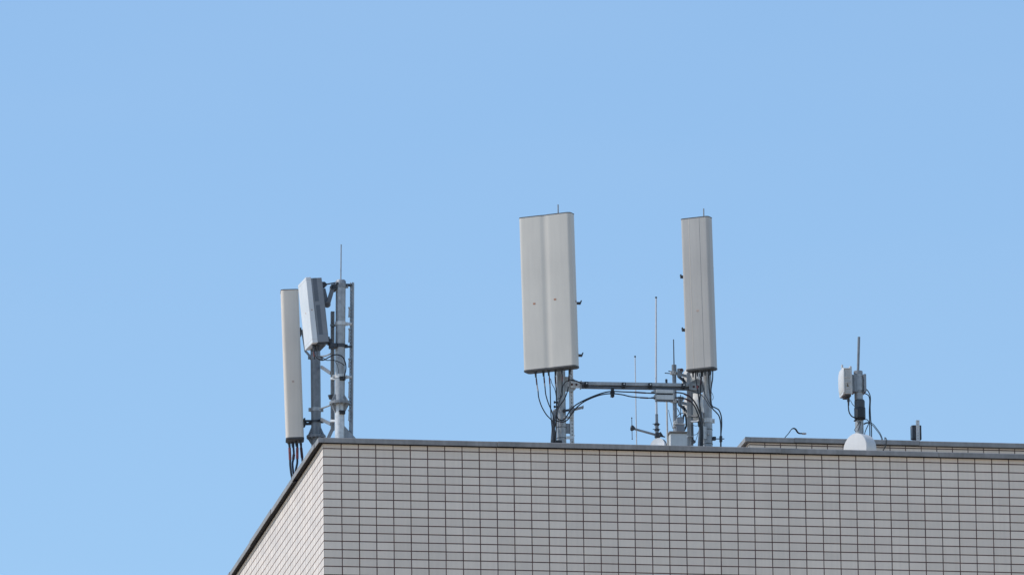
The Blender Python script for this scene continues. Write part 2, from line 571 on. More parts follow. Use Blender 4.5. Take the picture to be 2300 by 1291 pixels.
# slotted angle irons on both sides, tied back to the mast
m = MB(); strut(m, P(787.0, 982, V1), P(789.6, 634, V1), Vector((.84, -.54, 0)), .036, .030, .0385, .014, .018); m.build("slotted_strut", "galvanised_dull", mast)
for y0, y1 in ((690, 712), (738, 768), (805, 824), (858, 893), (920, 944)):
    m = MB()
    m.bar(P(785.0, y0, V1 - .02), P(784.0, y1, V1 - .02), .018, .012, X)
    for yy in (y0 + 1, y1 - 1):
        m.cyl(P(783.8, yy, V1 - .045), P(783.8, yy, V1 - .01), .011, n=8)
    m.build("cover_plate", "galvanised", mast, bevel=.003)
for py in (640, 727, 778, 846):
    m = MB(); m.bar(P(773, py, V1), P(790, py + .5, V1), .02, .030 if py != 778 else .022); m.cyl(P(788, py, V1 - .035), P(788, py, V1), .012, n=8)
    m.build("strut_bracket", "galvanised_bright" if py in (727, 846) else "dark_steel", mast, bevel=.002)
m = MB(); strut(m, P(747.6, 965, V1 + .3), P(747.4, 699, V1 + .3), X, .042, .030, .040, .013, .018)
m.bar(P(748, 960, V1 + .3), P(734, 990, V1 + .3), .06, .04)
m.build("slotted_strut", "galvanised_dull", mast)
for py in (731, 850, 975 - 30):
    m = MB(); m.bar(P(743, py - 1, V1 + .27), P(758, py, V1 + .05), .02, .024); m.box(P(747.5, py, V1 + .25), .022, .012, .016); m.build("strut_bracket", "dark_steel" if py == 731 else "galvanised_bright", mast, bevel=.002)
m = MB(); m.cyl(P(742, 887, V1 + .24), P(742.5, 896, V1 + .24), .030, .018, n=14); m.build("cable_clamp", "dark_steel", mast)

# --- rear mast behind it
V2 = 2.0
b2 = P(710, 960, V2)
def on2(py):
    return Vector((b2.x, V2, P(710, py, V2).z))
mast2 = thing("antenna_mast", "shorter galvanised mast with low flange, standing just left of the corner mast", "mast", (b2.x, V2, DECK), "galvanised masts on the roof")
m = MB(); m.cyl(Vector((b2.x, V2, DECK)), on2(768), .0575, n=32); m.build("pole", "steel_grey", mast2)
m = MB(); flange_joint(m, on2(981), .058, .113, .13, .10); m.build("flange", "steel_grey", mast2)
for py, mt in ((803, "galvanised_dull"), (920, "galvanised"), (947, "dark_steel")):
    m = MB(); clamp_band(m, on2(py), .059, .044 if py != 947 else .026, (X, -X)); m.build("clamp_band", mt, mast2)
for pts in (((720, 800), (731, 799), (743, 794)), ((719, 918), (730, 914), (744, 909))):
    m = px_tube([(p[0], p[1], V2 - .1 - (p[0] - 719) * .035) for p in pts], V2, 2.0); m.build("tie_rod", "galvanised_dull", mast2)
for p, q in (((722, 824), (743, 838)), ((721, 941), (743, 952))):
    m = MB(); m.bar(P(*p, V2 - .06), P(*q, V1 + .4), .02, .038); m.cyl(P(p[0] + 1, p[1] + 1, V2 - .1), P(p[0] + 1, p[1] + 1, V2 - .04), .012, n=8); m.build("tie_bar", "steel_grey", mast2, bevel=.002)
m = MB()
m.cyl(on2(768), on2(766), .059, n=28); m.build("cap", "galvanised_dull", mast2)

# ------------------------------------------------------------------ sector antennas
def frame(th, tilt):
    """Axes of an antenna whose front looks th radians left of the front wall's normal: across, outward, upward."""
    n = Vector((-math.sin(th), -math.cos(th), 0))
    t = Vector((math.cos(th), -math.sin(th), 0))
    up = Z * math.cos(tilt) + n * math.sin(tilt)
    return t, n * math.cos(tilt) - Z * math.sin(tilt), up
def sector(label, top, bot, w, d, r, th, tilt, y, radome, dip, seams, marks, conns, name="sector_antenna", cap_r=.006, group=None):
    """top, bot = pixels of the axis; seams = (across, material); marks = (across, share of height, material)"""
    c = (P(*top, y) + P(*bot, y)) / 2
    t, n, up = frame(th, tilt)
    L = ((P(*top, y) - P(*bot, y)).length) / math.cos(tilt * .3)
    root = thing(name, label, "antenna", tuple(c - up * (L / 2)), group)
    m = MB(); m.prism(round_rect(w, d, r, 7, dip), c, t, n, up, -L / 2 + .02, L / 2 - .012, smooth=True); rad = m.build("radome", radome, root)
    m = MB(); m.prism(round_rect(w + .006, d + .006, r + .002, 7, dip), c, t, n, up, L / 2 - .013, L / 2 - .003, smooth=True); m.build("end_cap", "end_cap", root, bevel=.003)
    m = MB()
    m.prism(round_rect(w + .006, d + .006, r + .002, 7, dip), c, t, n, up, -L / 2 + .004, -L / 2 + .021, smooth=True)
    m.prism(round_rect(w - .02, d - .02, r - .008, 5), c, t, n, up, -L / 2 - .004, -L / 2 + .004)
    m.build("end_cap", "end_cap", root)
    for a, mt in seams:
        m = MB(); m.box(c + t * a + n * (d / 2 + .0002), .0022, .0012, L / 2 - .014, t, n, up); m.build("seam_strip", mt, rad)
    for a, h, mt in marks:
        q = c + t * a + n * (d / 2 + .0012) + up * ((h - .5) * L)
        m = MB()
        m.slot = 1
        m.box(q - n * .0005, .016, .0006, .011, t, n, up)
        m.slot = 0
        m.prism([(-.002, -.009), (.014, -.009), (.006, .009)], q, t, up, n, 0, .0011)
        m.box(q - t * .009 + n * .0004, .0035, .0008, .008, t, n, up)
        m.build("warning_sticker", [mt, "pale_mark"], rad)
    pts = []
    for a, bb in conns:
        q = c + t * a + n * bb - up * (L / 2 + .004)
        m = MB(); m.lathe(q, -up, [(-.003, .017), (.012, .017), (.013, .011), (.035, .011), (.037, .009), (.06, .008)], 12); m.build("connector", "dark_steel", root)
        pts.append(q - up * .07)
    return root, c, t, n, up, L, pts

# narrow antenna hung outside the rear mast: it looks left, so its side is towards us
AY = 2.03
lean = R(1.5)
nar, nc, nt_, nn, nu, nL, ncon = sector("slim beige antenna panel seen edge on, overhanging the left parapet with red taped cables", (650.3, 653.5), (662.3, 990), .23, .207, .038, R(97), lean, AY,
      "radome_beige", None, [], [], [(-.09, .066), (-.05, .03), (.0, -.012), (.05, -.06)])
m = MB(); q = nc - nt_ * 0 - nu * ((863 - 822) * S(AY) / .972)
side = -nt_ if nt_.y > 0 else nt_
q = q + side * (.23 / 2 + .0008) + nn * (-.0)
m.box(q, .013, .0008, .013, nn, side, nu)
m.build("warning_sticker", "pale_mark", nar)
for py, px0, px1 in ((746, 671, 683), (949, 680, 700)):
    m = MB()
    a, b_ = P(px0 + 2.5, py, AY), P(px1, py, AY)
    m.box(a + X * .004, .009, .04, .05)
    m.bar(a - Z * .014, b_ - Z * .012, .05, .022)
    m.bar(a + Z * .022, b_ + Z * .022, .05, .016)
    m.cyl(a + X * .02 - Y * .07 + Z * .006, a + X * .02 + Y * .07 + Z * .006, .010, n=8)
    m.build("mounting_bracket", "dark_steel" if py > 900 else "galvanised_dull", nar, bevel=.002)
m = MB(); m.bar(P(678, 742, AY), P(685.5, 788, AY), .03, .016); m.build("tilt_arm", "galvanised", nar, bevel=.002)
m = MB(); m.bar(P(685, 787, AY), on2(803) - X * .05, .03, .02); m.build("tilt_arm", "galvanised_dull", nar)
m = MB(); m.box(P(674, 746, AY - .04), .012, .016, .045); m.build("mounting_bracket", "black_plastic", nar, bevel=.003)

def cable(pts, y, rpx, label, group, m_="rubber", tapes=(), name="feeder_cable", n=8):
    """A cable through pixels; tapes = (index of point, next index, material): a wrapped length between two points."""
    mb = px_tube(pts, y, rpx, n)
    o = mb.build(name, m_)
    tag(o, label, "cable", group)
    for i, j, mt in tapes:
        t = px_tube([pts[i], tuple((a + b_) / 2 for a, b_ in zip(pts[i], pts[j])) if len(pts[i]) == len(pts[j]) else pts[j], pts[j]], y, rpx * 1.28, n, 3)
        t.build("tape", mt, o)
    return o
def cpx(p):
    """Pixel of a point in the scene, to start a cable at a connector."""
    d = p - EYE
    k = FPX / d.dot(FW)
    return (1150 + d.dot(RI) * k, 645.5 - d.dot(UP) * k, p.y)

LG = "cables under the slim left antenna"
ends = [(655, 1068), (660, 1067), (664, 1060), (682, 1046)]
mids = [(651, 1020), (660, 1020), (667.5, 1020), (677.5, 1020)]
mid2 = [(652, 1045), (657, 1042), (667.5, 1040), (679.5, 1035)]
tx = ["red_tape", "dark_red_tape", "bright_red_tape", "dark_red_tape"]
lb = ["black cable with a red taped length, outermost at left below the slim antenna",
      "black cable with dull red tape crossing its neighbour, second from left below the slim antenna",
      "cable with a bright red taped upper length, third from left below the slim antenna",
      "short black cable nearest the parapet edge below the slim antenna"]
for i in range(4):
    s_ = (650.5 + i * 8.6, 999)
    pts = [(s_[0], s_[1] - 4), (s_[0], s_[1] + 6), mids[i], (mids[i][0] * .5 + mid2[i][0] * .5 + .2, mids[i][1] * .5 + mid2[i][1] * .5), mid2[i], ends[i], (ends[i][0] + 5, ends[i][1] + 14)]
    cable(pts, AY - .02 + .02 * i, 2.5, lb[i], LG, ("rubber", "blue_sheath", "rubber", "blue_sheath")[i], [((1, 2, 1, 1)[i], (3, 3, 3, 3)[i], tx[i])])

# middle antenna: twin panel with a soft groove
TH32 = R(32)
mid, mc, mt_, mn, mu, mL, mcon = sector("widest antenna, pale twin panel with a soft central groove and orange stickers", (1228, 486), (1238.5, 830), .645, .165, .045, TH32, R(2.6), .35,
      "radome", (.064, .0095), [], [(-.155, .432, "orange_mark"), (.105, .445, "orange_mark")],
      [(-.20, .0), (-.10, .01), (-.03, .02), (.05, .0), (.14, .03), (.22, -.02)])
for py in (680, 797):
    m = MB()
    a = P(1295 + (py - 680) * .03, py + 1, .32)
    m.bar(a - X * .05, a + X * .045, .05, .022)
    m.bar(a + X * .04 - Z * .012, a + X * .055 + Z * .032, .05, .012)
    m.build("mounting_bracket", "dark_steel", mid, bevel=.002)
m = MB()
q = mc + mt_ * (.645 / 2 + .001) + mu * ((.5 - (683 - 486) / 345) * mL) - mn * .02
m.box(q, .0008, .008, .012, mt_, mn, mu); m.build("warning_sticker", "red_tape", mid)

# right antenna: narrow panel with two seam lines
rgt, rc, rt_, rn, ru, rL, rcon = sector("narrow pale grey antenna panel with two vertical seam lines on its face", (1565, 491.5), (1575.5, 831), .347, .155, .04, TH32, R(2.6), .36,
      "radome_grey", None, [(-.068, "radome_beige"), (.062, "radome_seam")], [(.005, .385, "pale_mark")],
      [(-.11, .0), (-.05, .02), (.0, -.02), (.05, .03), (.09, -.01), (.12, .03)])
for py, px in ((622, 1531), (741, 1534.5)):
    m = MB()
    a = P(px, py, .45)
    m.bar(a - X * .008, a + X * .10, .04, .03)
    m.bar(a - X * .006 - Z * .015, a - X * .012 + Z * .028, .04, .014)
    m.build("mounting_bracket", "dark_steel", rgt, bevel=.002)

# --- masts of the two front antennas
V3 = 0.60
def front_mast(px_, py_, ptop, prod, label):
    b3 = P(px_, py_, V3)
    def on(py):
        return Vector((b3.x, V3, P(px_, py, V3).z))
    r_ = thing("antenna_mast", label, "mast", (b3.x, V3, DECK), "galvanised masts on the roof")
    m = MB(); m.cyl(Vector((b3.x, V3, DECK)), on(ptop), .054, n=32); m.build("pole", "galvanised", r_)
    m = MB(); m.cyl(on(ptop + 4), on(prod), .0075, n=10); m.build("lightning_rod", "galvanised_dull", r_)
    m = MB(); m.cyl(Vector((b3.x, V3, DECK)), Vector((b3.x, V3, DECK + .02)), .16, n=28); m.build("base_plate", "galvanised_dull", r_)
    for py in (ptop + 60, ptop + 310):
        m = MB(); clamp_band(m, on(py), .055, .05, (-Y, -X)); q = on(py); m.bar(q, q + mn * .2, .06, .03); m.build("clamp_band", "galvanised_dull", r_)
    return r_, b3, on
mastm, b3, on3 = front_mast(1261, 960, 492, 460, "galvanised mast behind the widest antenna, bundled cables on its left side")
for py in (960, 984):
    m = MB(); ring(m, on3(py), .0545, .006, .003); m.build("band", "dark_steel", mastm)
m = MB(); strut(m, P(1285.6, 996, V3), P(1282.8, 828, V3), X, .044, .03, .042, .012, .02); m.build("slotted_strut", "galvanised_bright", mastm)
m = MB(); m.prism([(-.045, .09), (.02, .09), (.075, .055), (.085, -.05), (.05, -.085), (-.045, -.085)], P(1277, 863, V3 - .03), X, Z, -Y, 0, .006); m.build("gusset_plate", "galvanised", mastm)
for py in (922, 938):
    m = MB(); m.bar(P(1268, py, V3 - .02), P(1288, py - 3, V3 - .03), .03, .022); m.cyl(P(1268, py, V3 - .07), P(1268, py, V3 - .02), .022 if py == 922 else .012, n=10); m.build("strut_bracket", "dark_steel" if py == 922 else "galvanised_bright", mastm, bevel=.002)
m = MB(); m.bar(P(1284, 921, V3 - .06), P(1310, 914, V3 - .06), .04, .026); m.bar(P(1309, 918, V3 - .06), P(1309.5, 910.5, V3 - .06), .04, .008); m.box(P(1284, 921, V3 - .07), .028, .02, .03); m.build("cable_bracket", "galvanised_dull", mastm, bevel=.002)
m = MB(); m.prism([(-.048, -.02), (.02, -.02), (.05, .018), (.045, .022), (.01, .012), (-.048, .008)], P(1281, 982, V3 - .07), X, Z, -Y, 0, .03); m.build("cable_bracket", "galvanised_bright", mastm)
m = MB(); m.box(P(1276, 962, V3 + .02), .03, .004, .06); m.build("gusset_plate", "galvanised_dull", mastm)
m = MB(); m.bar(P(1245, 922, V3 - .02), P(1239.5, 1000, V3 - .05), .02, .036); m.bar(P(1245, 922, V3 - .02), P(1254, 921, V3), .03, .036); m.build("brace", "galvanised_dull", mastm, bevel=.002)
for py in (903, 913):
    m = MB()
    m.cyl(P(1244, py, V3 - .03), P(1252, py, V3 - .03), .011, n=8); m.cyl(P(1244, py, V3 - .03), P(1246, py, V3 - .03), .016, n=8)
    m.build("bolt", "dark_steel", mastm)
m = MB(); m.box(P(1250, 993, V3 - .06), .06, .03, .022); m.cyl(P(1241, 989, V3 - .09), P(1241, 989, V3 - .05), .014, n=8); m.build("cable_clamp", "black_plastic", mastm, bevel=.005)

mastr, b4, on4 = front_mast(1589.5, 960, 497, 469, "galvanised mast behind the narrow seamed antenna, with stand-off arm on its right")
for py in (965, 997):
    m = MB(); ring(m, on4(py), .0545, .006, .003); m.build("band", "dark_steel", mastr)
m = MB(); clamp_band(m, on4(945), .055, .05, (X, -X)); m.build("clamp_band", "galvanised_bright", mastr)
m = MB(); m.tube([P(1576, 943, V3 - .03), P(1565, 946, V3), P(1553, 946, V3 + .15)], .012, 8, 4); m.build("strut_bracket", "galvanised", mastr)
m = MB(); m.bar(P(1566, 936, V3 + .1), P(1552, 934, V3 + .2), .02, .018); m.build("strut_bracket", "dark_steel", mastr)
m = MB(); m.box(P(1583, 971, V3 - .06), .022, .004, .075); m.box(P(1586, 971, V3 - .066), .004, .010, .06); m.cyl(P(1591, 974, V3 - .075), P(1591, 974, V3 - .055), .01, n=8); m.build("cover_plate", "galvanised_bright", mastr, bevel=.002)
m = MB(); m.bar(P(1600, 985, V3 - .01), P(1627, 985, V3 - .02), .012, .010); m.box(P(1604, 984.5, V3 - .01), .018, .026, .020); m.build("standoff_arm", "dark_steel", mastr, bevel=.002)
m = MB(); m.box(P(1619, 985.5, V3 - .03), .015, .02, .035); m.build("cable_clamp", "black_plastic", mastr, bevel=.004)
m = MB(); strut(m, P(1548.6, 1000, V3 + .2), P(1547.0, 836, V3 + .2), X, .038, .03, .045, .011, .02); m.build("slotted_strut", "galvanised", mastr)
m = MB(); m.bar(P(1554.5, 1000, V3 + .28), P(1553.0, 860, V3 + .28), .03, .028); m.build("rail", "galvanised_dull", mastr, bevel=.002)
for py in (934, 980):
    m = MB(); m.bar(P(1544, py, V3 + .19), P(1557, py, V3 + .19), .03, .016)
    m.build("strut_bracket", "galvanised", mastr, bevel=.002)
m = MB(); m.bar(P(1575.5, 925, V3 - .02), P(1570.5, 1003, V3 - .04), .03, .034); m.build("brace", "galvanised_dull", mastr, bevel=.002)
m = MB(); m.cyl(P(1570, 946, V3 - .05), P(1571, 958, V3 - .05), .02, .015, n=12); m.build("cable_clamp", "black_plastic", mastr)
m = MB(); m.box(P(1555, 970, V3 + .22), .012, .02, .09); m.cyl(P(1556, 988, V3 + .2), P(1561, 994, V3 + .2), .018, n=10); m.build("control_box", "bracket_grey", mastr, bevel=.004)
m = MB(); m.prism([(-.09, .04), (.02, .10), (.09, .07), (.10, -.05), (.04, -.085), (-.09, -.05)], P(1562, 869, V3 - .03), X, Z, -Y, 0, .006); m.build("gusset_plate", "galvanised_dull", mastr)

# ------------------------------------------------------------------ beam between the two front masts
VB = V3 - .04
bp, bq = P(1305.5, 864.5, VB), P(1546, 868.5, VB)
beam = thing("support_beam", "horizontal square steel beam with black clamps, bridging the two front masts", "beam", tuple((bp + bq) / 2))
ax = (bq - bp).normalized()
up_ = (Z * math.cos(R(28)) - Y * math.sin(R(28)))
sd = ax.cross(up_)
m = MB(); m.box((bp + bq) / 2 + Z * .016, (bq - bp).length / 2, .034, .020, ax, Y, Z); m.build("beam", "galvanised", beam, bevel=.004)
m = MB(); m.box((bp + bq) / 2 - Z * .0215 + Y * .008, (bq - bp).length / 2, .022, .0165, ax, Y, Z); m.build("channel", "bracket_grey", beam, bevel=.003)
m = MB(); m.box(bp - X * .006, .005, .045, .044); m.box(bq + X * .006, .005, .045, .044); m.build("end_plate", "galvanised_dull", beam)
for p_, sgn in ((bp, -1), (bq, 1)):
    m = MB(); m.box(p_ + X * (sgn * .066) - Y * .012, .062, .005, .040)
    m.build("joint_plate", "galvanised_bright" if sgn < 0 else "galvanised", beam, bevel=.002)
    for k in (.06, .112):
        m = MB(); m.cyl(p_ + X * (sgn * k) - Y * .03, p_ + X * (sgn * k) - Y * .014, .013, n=6)
        m.build("bolt", "rusty", beam)
for px in (1317, 1401, 1460.5, 1535.5):
    q = P(px, 862.5 + (px - 1317) * .018, VB - .05)
    m = MB(); m.box(q, .021, .02, .028); m.box(q - Z * .035 + Y * .01, .012, .02, .012); c_ = m.build("cable_clamp", "black_plastic", beam, bevel=.005)
    m = MB(); m.cyl(q - Y * .03 + Z * .006, q - Y * .019 + Z * .006, .009, n=8); m.build("bolt", "galvanised_bright", c_)
m = MB()
for dy_, hx in ((875, .017), (882, .024), (888, .020)):
    m.box(P(1375.5, dy_, VB - .03), hx, .026, .018)
m.box(P(1375.5, 891, VB - .03), .006, .006, .012)
m.build("cable_hanger", "black_plastic", beam, bevel=.005)
m = MB(); m.box(P(1497, 857.5, VB), .010, .012, .028); m.build("bolt", "dark_steel", beam)
thin = [(1277, 850), (1287, 853.5), (1298, 856), (1308, 861), (1318, 863), (1345, 865), (1370, 865.5), (1400, 866), (1440, 866), (1461, 865), (1480, 868.5), (1505, 869.5), (1537, 869), (1548, 873), (1562, 879), (1574, 884), (1585, 896), (1592, 908), (1598, 915)]
cable([(x, y + 1.5, VB - .075) for x, y in thin], VB, .75, "thin black wire clipped along the steel beam between the front masts", None, name="wire", n=6)

# combiner boxes under the beam
def combiner(x0, x1, y0, y1, yd, label, fins):
    a, b_ = P(x0, y0, yd), P(x1, y1, yd)
    c = (a + b_) / 2
    hx, hz = (b_.x - a.x) / 2, (a.z - b_.z) / 2
    r_ = thing("combiner_box", label, "junction box", tuple(c - Z * hz), "grey boxes under the beam")
    m = MB(); m.box(c, hx, .045, hz - .004); m.build("housing", "cabinet_paint", r_, bevel=.006)
    m = MB()
    for i in range(14):
        m.box(c + X * (-hx + hx * 2 * (i + .5) / 14) - Z * (hz - .001) - Y * .002, hx / 32, .046, .006)
    m.build("cooling_fins", "bracket_grey", r_)
    for sg in (-1, 1):
        m = MB(); m.box(c + X * (sg * (hx + .008)) + Z * (hz * .2), .010, .02, hz * .7); m.cyl(c + X * (sg * hx), c + X * (sg * (hx + .035)), .012, n=10); m.cyl(c + X * (sg * (hx + .033)), c + X * (sg * (hx + .05)), .008, n=10); m.build("connector", "galvanised", r_)
    return r_
combiner(1472, 1511, 875, 886, VB - .05, "upper of two stacked grey finned boxes hanging under the beam", True)
combiner(1472, 1512, 886.6, 900.5, VB - .05, "lower of two stacked grey finned boxes hanging under the beam", True)

# cables of the middle antenna
VC = .42
MG = "cables under the widest antenna"
cable([(1204, 834), (1204.5, 850), (1206, 864), (1208.5, 878), (1210, 892), (1216, 911), (1226, 929), (1236, 940), (1241, 946), (1246, 965), (1248, 996)], VC, 1.35,
      "black cable sagging farthest left below the widest antenna, with red and white tape", MG, "rubber", [(2, 3, "white_tape"), (1, 2, "dark_red_tape")])
cable([(1222, 833), (1222, 848), (1223, 860), (1224, 868), (1226, 886), (1232, 906), (1240, 925), (1243.5, 945), (1242.5, 970), (1242, 996)], VC + .04, 1.35,
      "black cable second from left below the widest antenna, with short white tape", MG, "rubber", [(2, 3, "white_tape"), (1, 2, "dark_red_tape")])
cable([(1233, 832), (1234, 848), (1235, 862), (1235.5, 868), (1236, 885), (1237, 920), (1238.5, 945), (1241, 970), (1244, 996)], VC + .06, 1.3,
      "black cable hanging straight, third from left below the widest antenna", MG, "rubber", [(2, 3, "white_tape"), (1, 2, "red_tape")])
cable([(1246.5, 831), (1247, 845), (1248, 862), (1249, 870), (1249.6, 890), (1250, 920), (1249.5, 950), (1248.5, 996)], VC + .08, 1.4,
      "black cable hugging the mast front below the widest antenna, with dark red tape", MG, "rubber", [(1, 2, "dark_red_tape"), (2, 3, "white_tape")])
cable([(1262.5, 831), (1263, 845), (1262.5, 856), (1262, 870), (1258, 896), (1252, 920), (1249, 945), (1245, 970), (1246, 996)], VC + .06, 1.0,
      "thin black cable crossing the mast from the middle of the widest antenna, with red tape", MG, "rubber", [(1, 2, "red_tape")])
cable([(1278, 829), (1278, 843), (1277.5, 857), (1276.5, 868), (1274, 880), (1267, 897), (1255, 914), (1248, 935), (1245, 960), (1242.5, 996)], VC + .02, 1.35,
      "black cable from the right end of the widest antenna, bending left across its mast", MG, "rubber", [(2, 3, "white_tape"), (1, 2, "dark_red_tape")])
cable([(1316, 863), (1302, 858), (1290, 853.5), (1278, 853.5), (1268, 860), (1263.5, 870), (1263, 885), (1259, 893), (1252, 895.5)], VC, 1.0,
      "thin black loop between the beam's left clamp and the mast of the widest antenna", None, "rubber")
cable([(1236.5, 850), (1240, 862), (1246, 874), (1249, 890), (1251, 915), (1247, 940)], VC + .03, .8, "thin black wire slanting beside the mast under the widest antenna", None, name="wire", n=6)
JG = "jumper cables arching under the beam"
cable([(1249, 925), (1250.5, 935), (1256, 942), (1265, 943), (1273, 934), (1281, 921), (1292, 910), (1310, 899.5), (1335, 888.5), (1358, 881), (1376, 878.5), (1400, 879.5), (1425, 880.5), (1450, 882), (1472, 883)], VC + .05, 1.45,
      "upper of two black cables arching from the mast to the grey boxes", JG, "rubber", [(12, 13, "dark_red_tape")])
cable([(1244, 942), (1252, 945), (1264, 947), (1275, 942), (1284, 929), (1296, 914), (1312, 901.5), (1335, 891), (1356, 885), (1376, 883.5), (1398, 886), (1415, 890), (1438, 892.5), (1455, 893.5), (1472, 893.5)], VC + .03, 1.45,
      "lower of two black cables arching from the mast to the grey boxes", JG, "rubber", [(12, 13, "dark_red_tape")])
# cables of the right antenna
RG = "cables under the narrow seamed antenna"
cable([(1516, 881), (1526, 881.5), (1537, 884), (1549, 890), (1560, 902), (1569, 920), (1575, 940), (1576.5, 965), (1576, 1004)], VC + .05, 1.7,
      "black cable leaving the upper grey box and curving down to the right mast", JG, "rubber", [(2, 3, "dark_red_tape")])
cable([(1516, 892.5), (1528, 893), (1540, 895.5), (1551, 901), (1560, 912), (1567, 928), (1572, 945), (1574, 965), (1573.5, 1004)], VC + .03, 1.7,
      "black cable leaving the lower grey box and curving down to the right mast", JG, "rubber", [(2, 3, "dark_red_tape")])
cable([(1562, 833), (1562.5, 848), (1565.5, 866), (1566.7, 873), (1571, 905), (1574.5, 928), (1577, 950), (1577.5, 1004)], VC, 1.5,
      "black cable farthest left below the seamed antenna, with a spot of red tape", RG, "rubber", [(2, 3, "red_tape")])
cable([(1575, 832), (1575, 848), (1574, 864), (1573, 880), (1571.5, 905), (1573, 925), (1576.5, 945), (1578.5, 970), (1578, 1004)], VC + .03, 1.6,
      "black cable left of the mast under the seamed antenna, dark red taped near the top", RG, "rubber", [(1, 2, "dark_red_tape")])
cable([(1569, 832), (1571, 842), (1575, 852), (1579, 870), (1584, 886), (1591, 900), (1597, 912)], VC - .03, .8, "thin black wire crossing the mast front under the seamed antenna", None, name="wire", n=6)
cable([(1592, 832), (1592, 850), (1593.5, 875), (1596.5, 898), (1599.5, 911), (1608, 916), (1615, 921), (1620, 935), (1621, 955), (1619.5, 975), (1619.5, 1006)], VC - .02, 1.5,
      "upper black cable bulging out right of the mast under the seamed antenna", RG, "rubber")
cable([(1601, 832), (1600.5, 850), (1598, 866), (1596, 885), (1595.5, 900), (1600, 916), (1608, 925), (1615, 934), (1618.5, 950), (1619, 975), (1618.5, 1006)], VC - .06, 1.5,
      "lower black cable bulging out right of the mast under the seamed antenna", RG, "rubber")
cable([(1598, 880), (1601, 886), (1602, 893), (1600, 898)], VC - .02, .6, "tiny loose wire loop right of the mast below the seamed antenna", None, name="wire", n=6)

# ------------------------------------------------------------------ tilted box antenna on the corner mast
a_t, a_n, a_u = frame(R(85.5), R(5.6))
ac_ = (P(686.0, 622.5, .42) + P(702.4, 769.5, .42)) / 2          # near front edge, midway
aL = (P(686.8, 623, .42) - P(703, 770, .42)).length
aW = .40
far = -a_t if a_t.y < 0 else a_t                          # towards the far side
back = -a_n
aac = ac_ + far * (aW / 2)
root = thing("active_antenna", "white box antenna with dark grey finned back, tilted forward on the corner mast", "antenna", tuple(aac - a_u * (aL / 2)))
m = MB(); m.box(aac + back * .032, aW / 2, .032, aL / 2, far, back, a_u); rad = m.build("radome", "white_paint", root, bevel=.006)
m = MB(); m.box(aac + back * (.064 + .064), aW / 2 - .008, .064, aL / 2 - .012, far, back, a_u)
hs = m.build("housing", "grey_paint", root, bevel=.006)
m = MB()
near_side = aac - far * (aW / 2 - .008)
for z0, z1, b0, b1 in ((.10, .375, .082, .130), (-.325, .055, .090, .135)):
    cz = (z0 + z1) / 2
    m.box(near_side + a_u * cz + back * ((b0 + b1) / 2), .0012, (b1 - b0) / 2, (z1 - z0) / 2, far, back, a_u)
m.build("side_recess", "recess_grey", hs)
m = MB()
for i in range(13):
    bo = .160
    m.box(aac + far * (-aW / 2 + .03 + (aW - .06) * i / 12) + back * .194, .004, .007, aL / 2 - .06, far, back, a_u)
m.build("cooling_fins", "grey_paint", hs)
m = MB()
m.box(near_side + a_u * (-.34) + back * .128 - far * .003, .005, .066, .045, far, back, a_u)
m.build("side_trim", "grey_paint", hs, bevel=.003)
m = MB(); m.box(aac + back * .12 - a_u * (aL / 2 + .004), aW / 2 - .02, .06, .014, far, back, a_u); m.build("connector_panel", "dark_steel", hs, bevel=.004)
for k, (dn, df) in enumerate(((.03, .06), (.055, .11), (.085, .05))):
    q = aac - far * (aW / 2 - df - .04) + back * dn - a_u * (aL / 2)
    m = MB(); m.lathe(q, -a_u, [(0, .016), (.03, .016), (.031, .011), (.07, .010)], 10); m.build("connector", "dark_steel", root)
for df, bk in ((.0008, None), (None, 1)):
    m = MB()
    if bk is None:
        m.box(aac - far * (aW / 2 + .0006) + back * .034, .0006, .008, .008, far, back, a_u)
    else:
        m.box(aac - back * .0006 - far * .03, .010, .0006, .010, far, back, a_u)
    m.build("warning_sticker", "pale_mark", rad)
m = MB()
for z in (aL / 2 - .035, -aL / 2 + .045):
    m.box(aac + back * .032 + a_u * z, aW / 2 + .0006, .0326, .0012, far, back, a_u)
m.build("seam_strip", "radome_grey", rad)
# folding tilt bracket between box and mast
V_B = V1 + .02
m = MB(); m.bar(P(725, 640, V_B), P(757, 634, V_B), .03, .010); m.prism([(-.04, -.03), (.02, -.03), (.05, .0), (.02, .03), (-.04, .03)], P(725, 640, V_B), X, Z, -Y, -.04, .04); m.build("tilt_bracket", "dark_steel", root, bevel=.003)
m = MB()
for dy in (-.055, .055):
    m.bar(P(726.5, 648, V_B + dy * .66), P(735, 685, V_B + dy * .66), .016, .046)
m.cyl(P(735, 683.5, V_B - .05), P(735, 683.5, V_B + .05), .025, n=16)
m.build("tilt_arm", "bracket_grey", root, bevel=.005)
m = MB()
for dy in (-.055, .055):
    m.bar(P(747.5, 646, V_B + dy), P(736, 685, V_B + dy), .016, .050)
m.cyl(P(735, 683.5, V_B - .075), P(735, 683.5, V_B + .075), .040, n=20)
m.build("tilt_arm", "bracket_grey", root, bevel=.005)
m = MB(); m.cyl(P(735, 683.5, V_B - .085), P(735, 683.5, V_B - .073), .020, n=6); m.build("bolt", "dark_steel", root)
m = MB(); m.box(P(748.5, 647, V_B), .032, .07, .032); m.bar(P(742, 645, V_B - .06), P(757, 645, V_B - .06), .02, .03); m.box(P(757, 637, V_B - .05), .012, .03, .012); m.build("mast_clamp", "dark_steel", root, bevel=.004)
m = MB(); m.box(P(740.5, 768, V_B), .022, .05, .030); m.bar(P(738, 762, V_B - .04), P(748, 779, V_B - .04), .03, .035); m.box(P(748, 777, V_B - .03), .045, .05, .026); m.cyl(P(745, 782, V_B - .09), P(745, 782, V_B - .05), .018, n=8); m.box(P(738, 759, V_B - .05), .012, .02, .014); m.build("hinge_bracket", "dark_steel", root, bevel=.004)
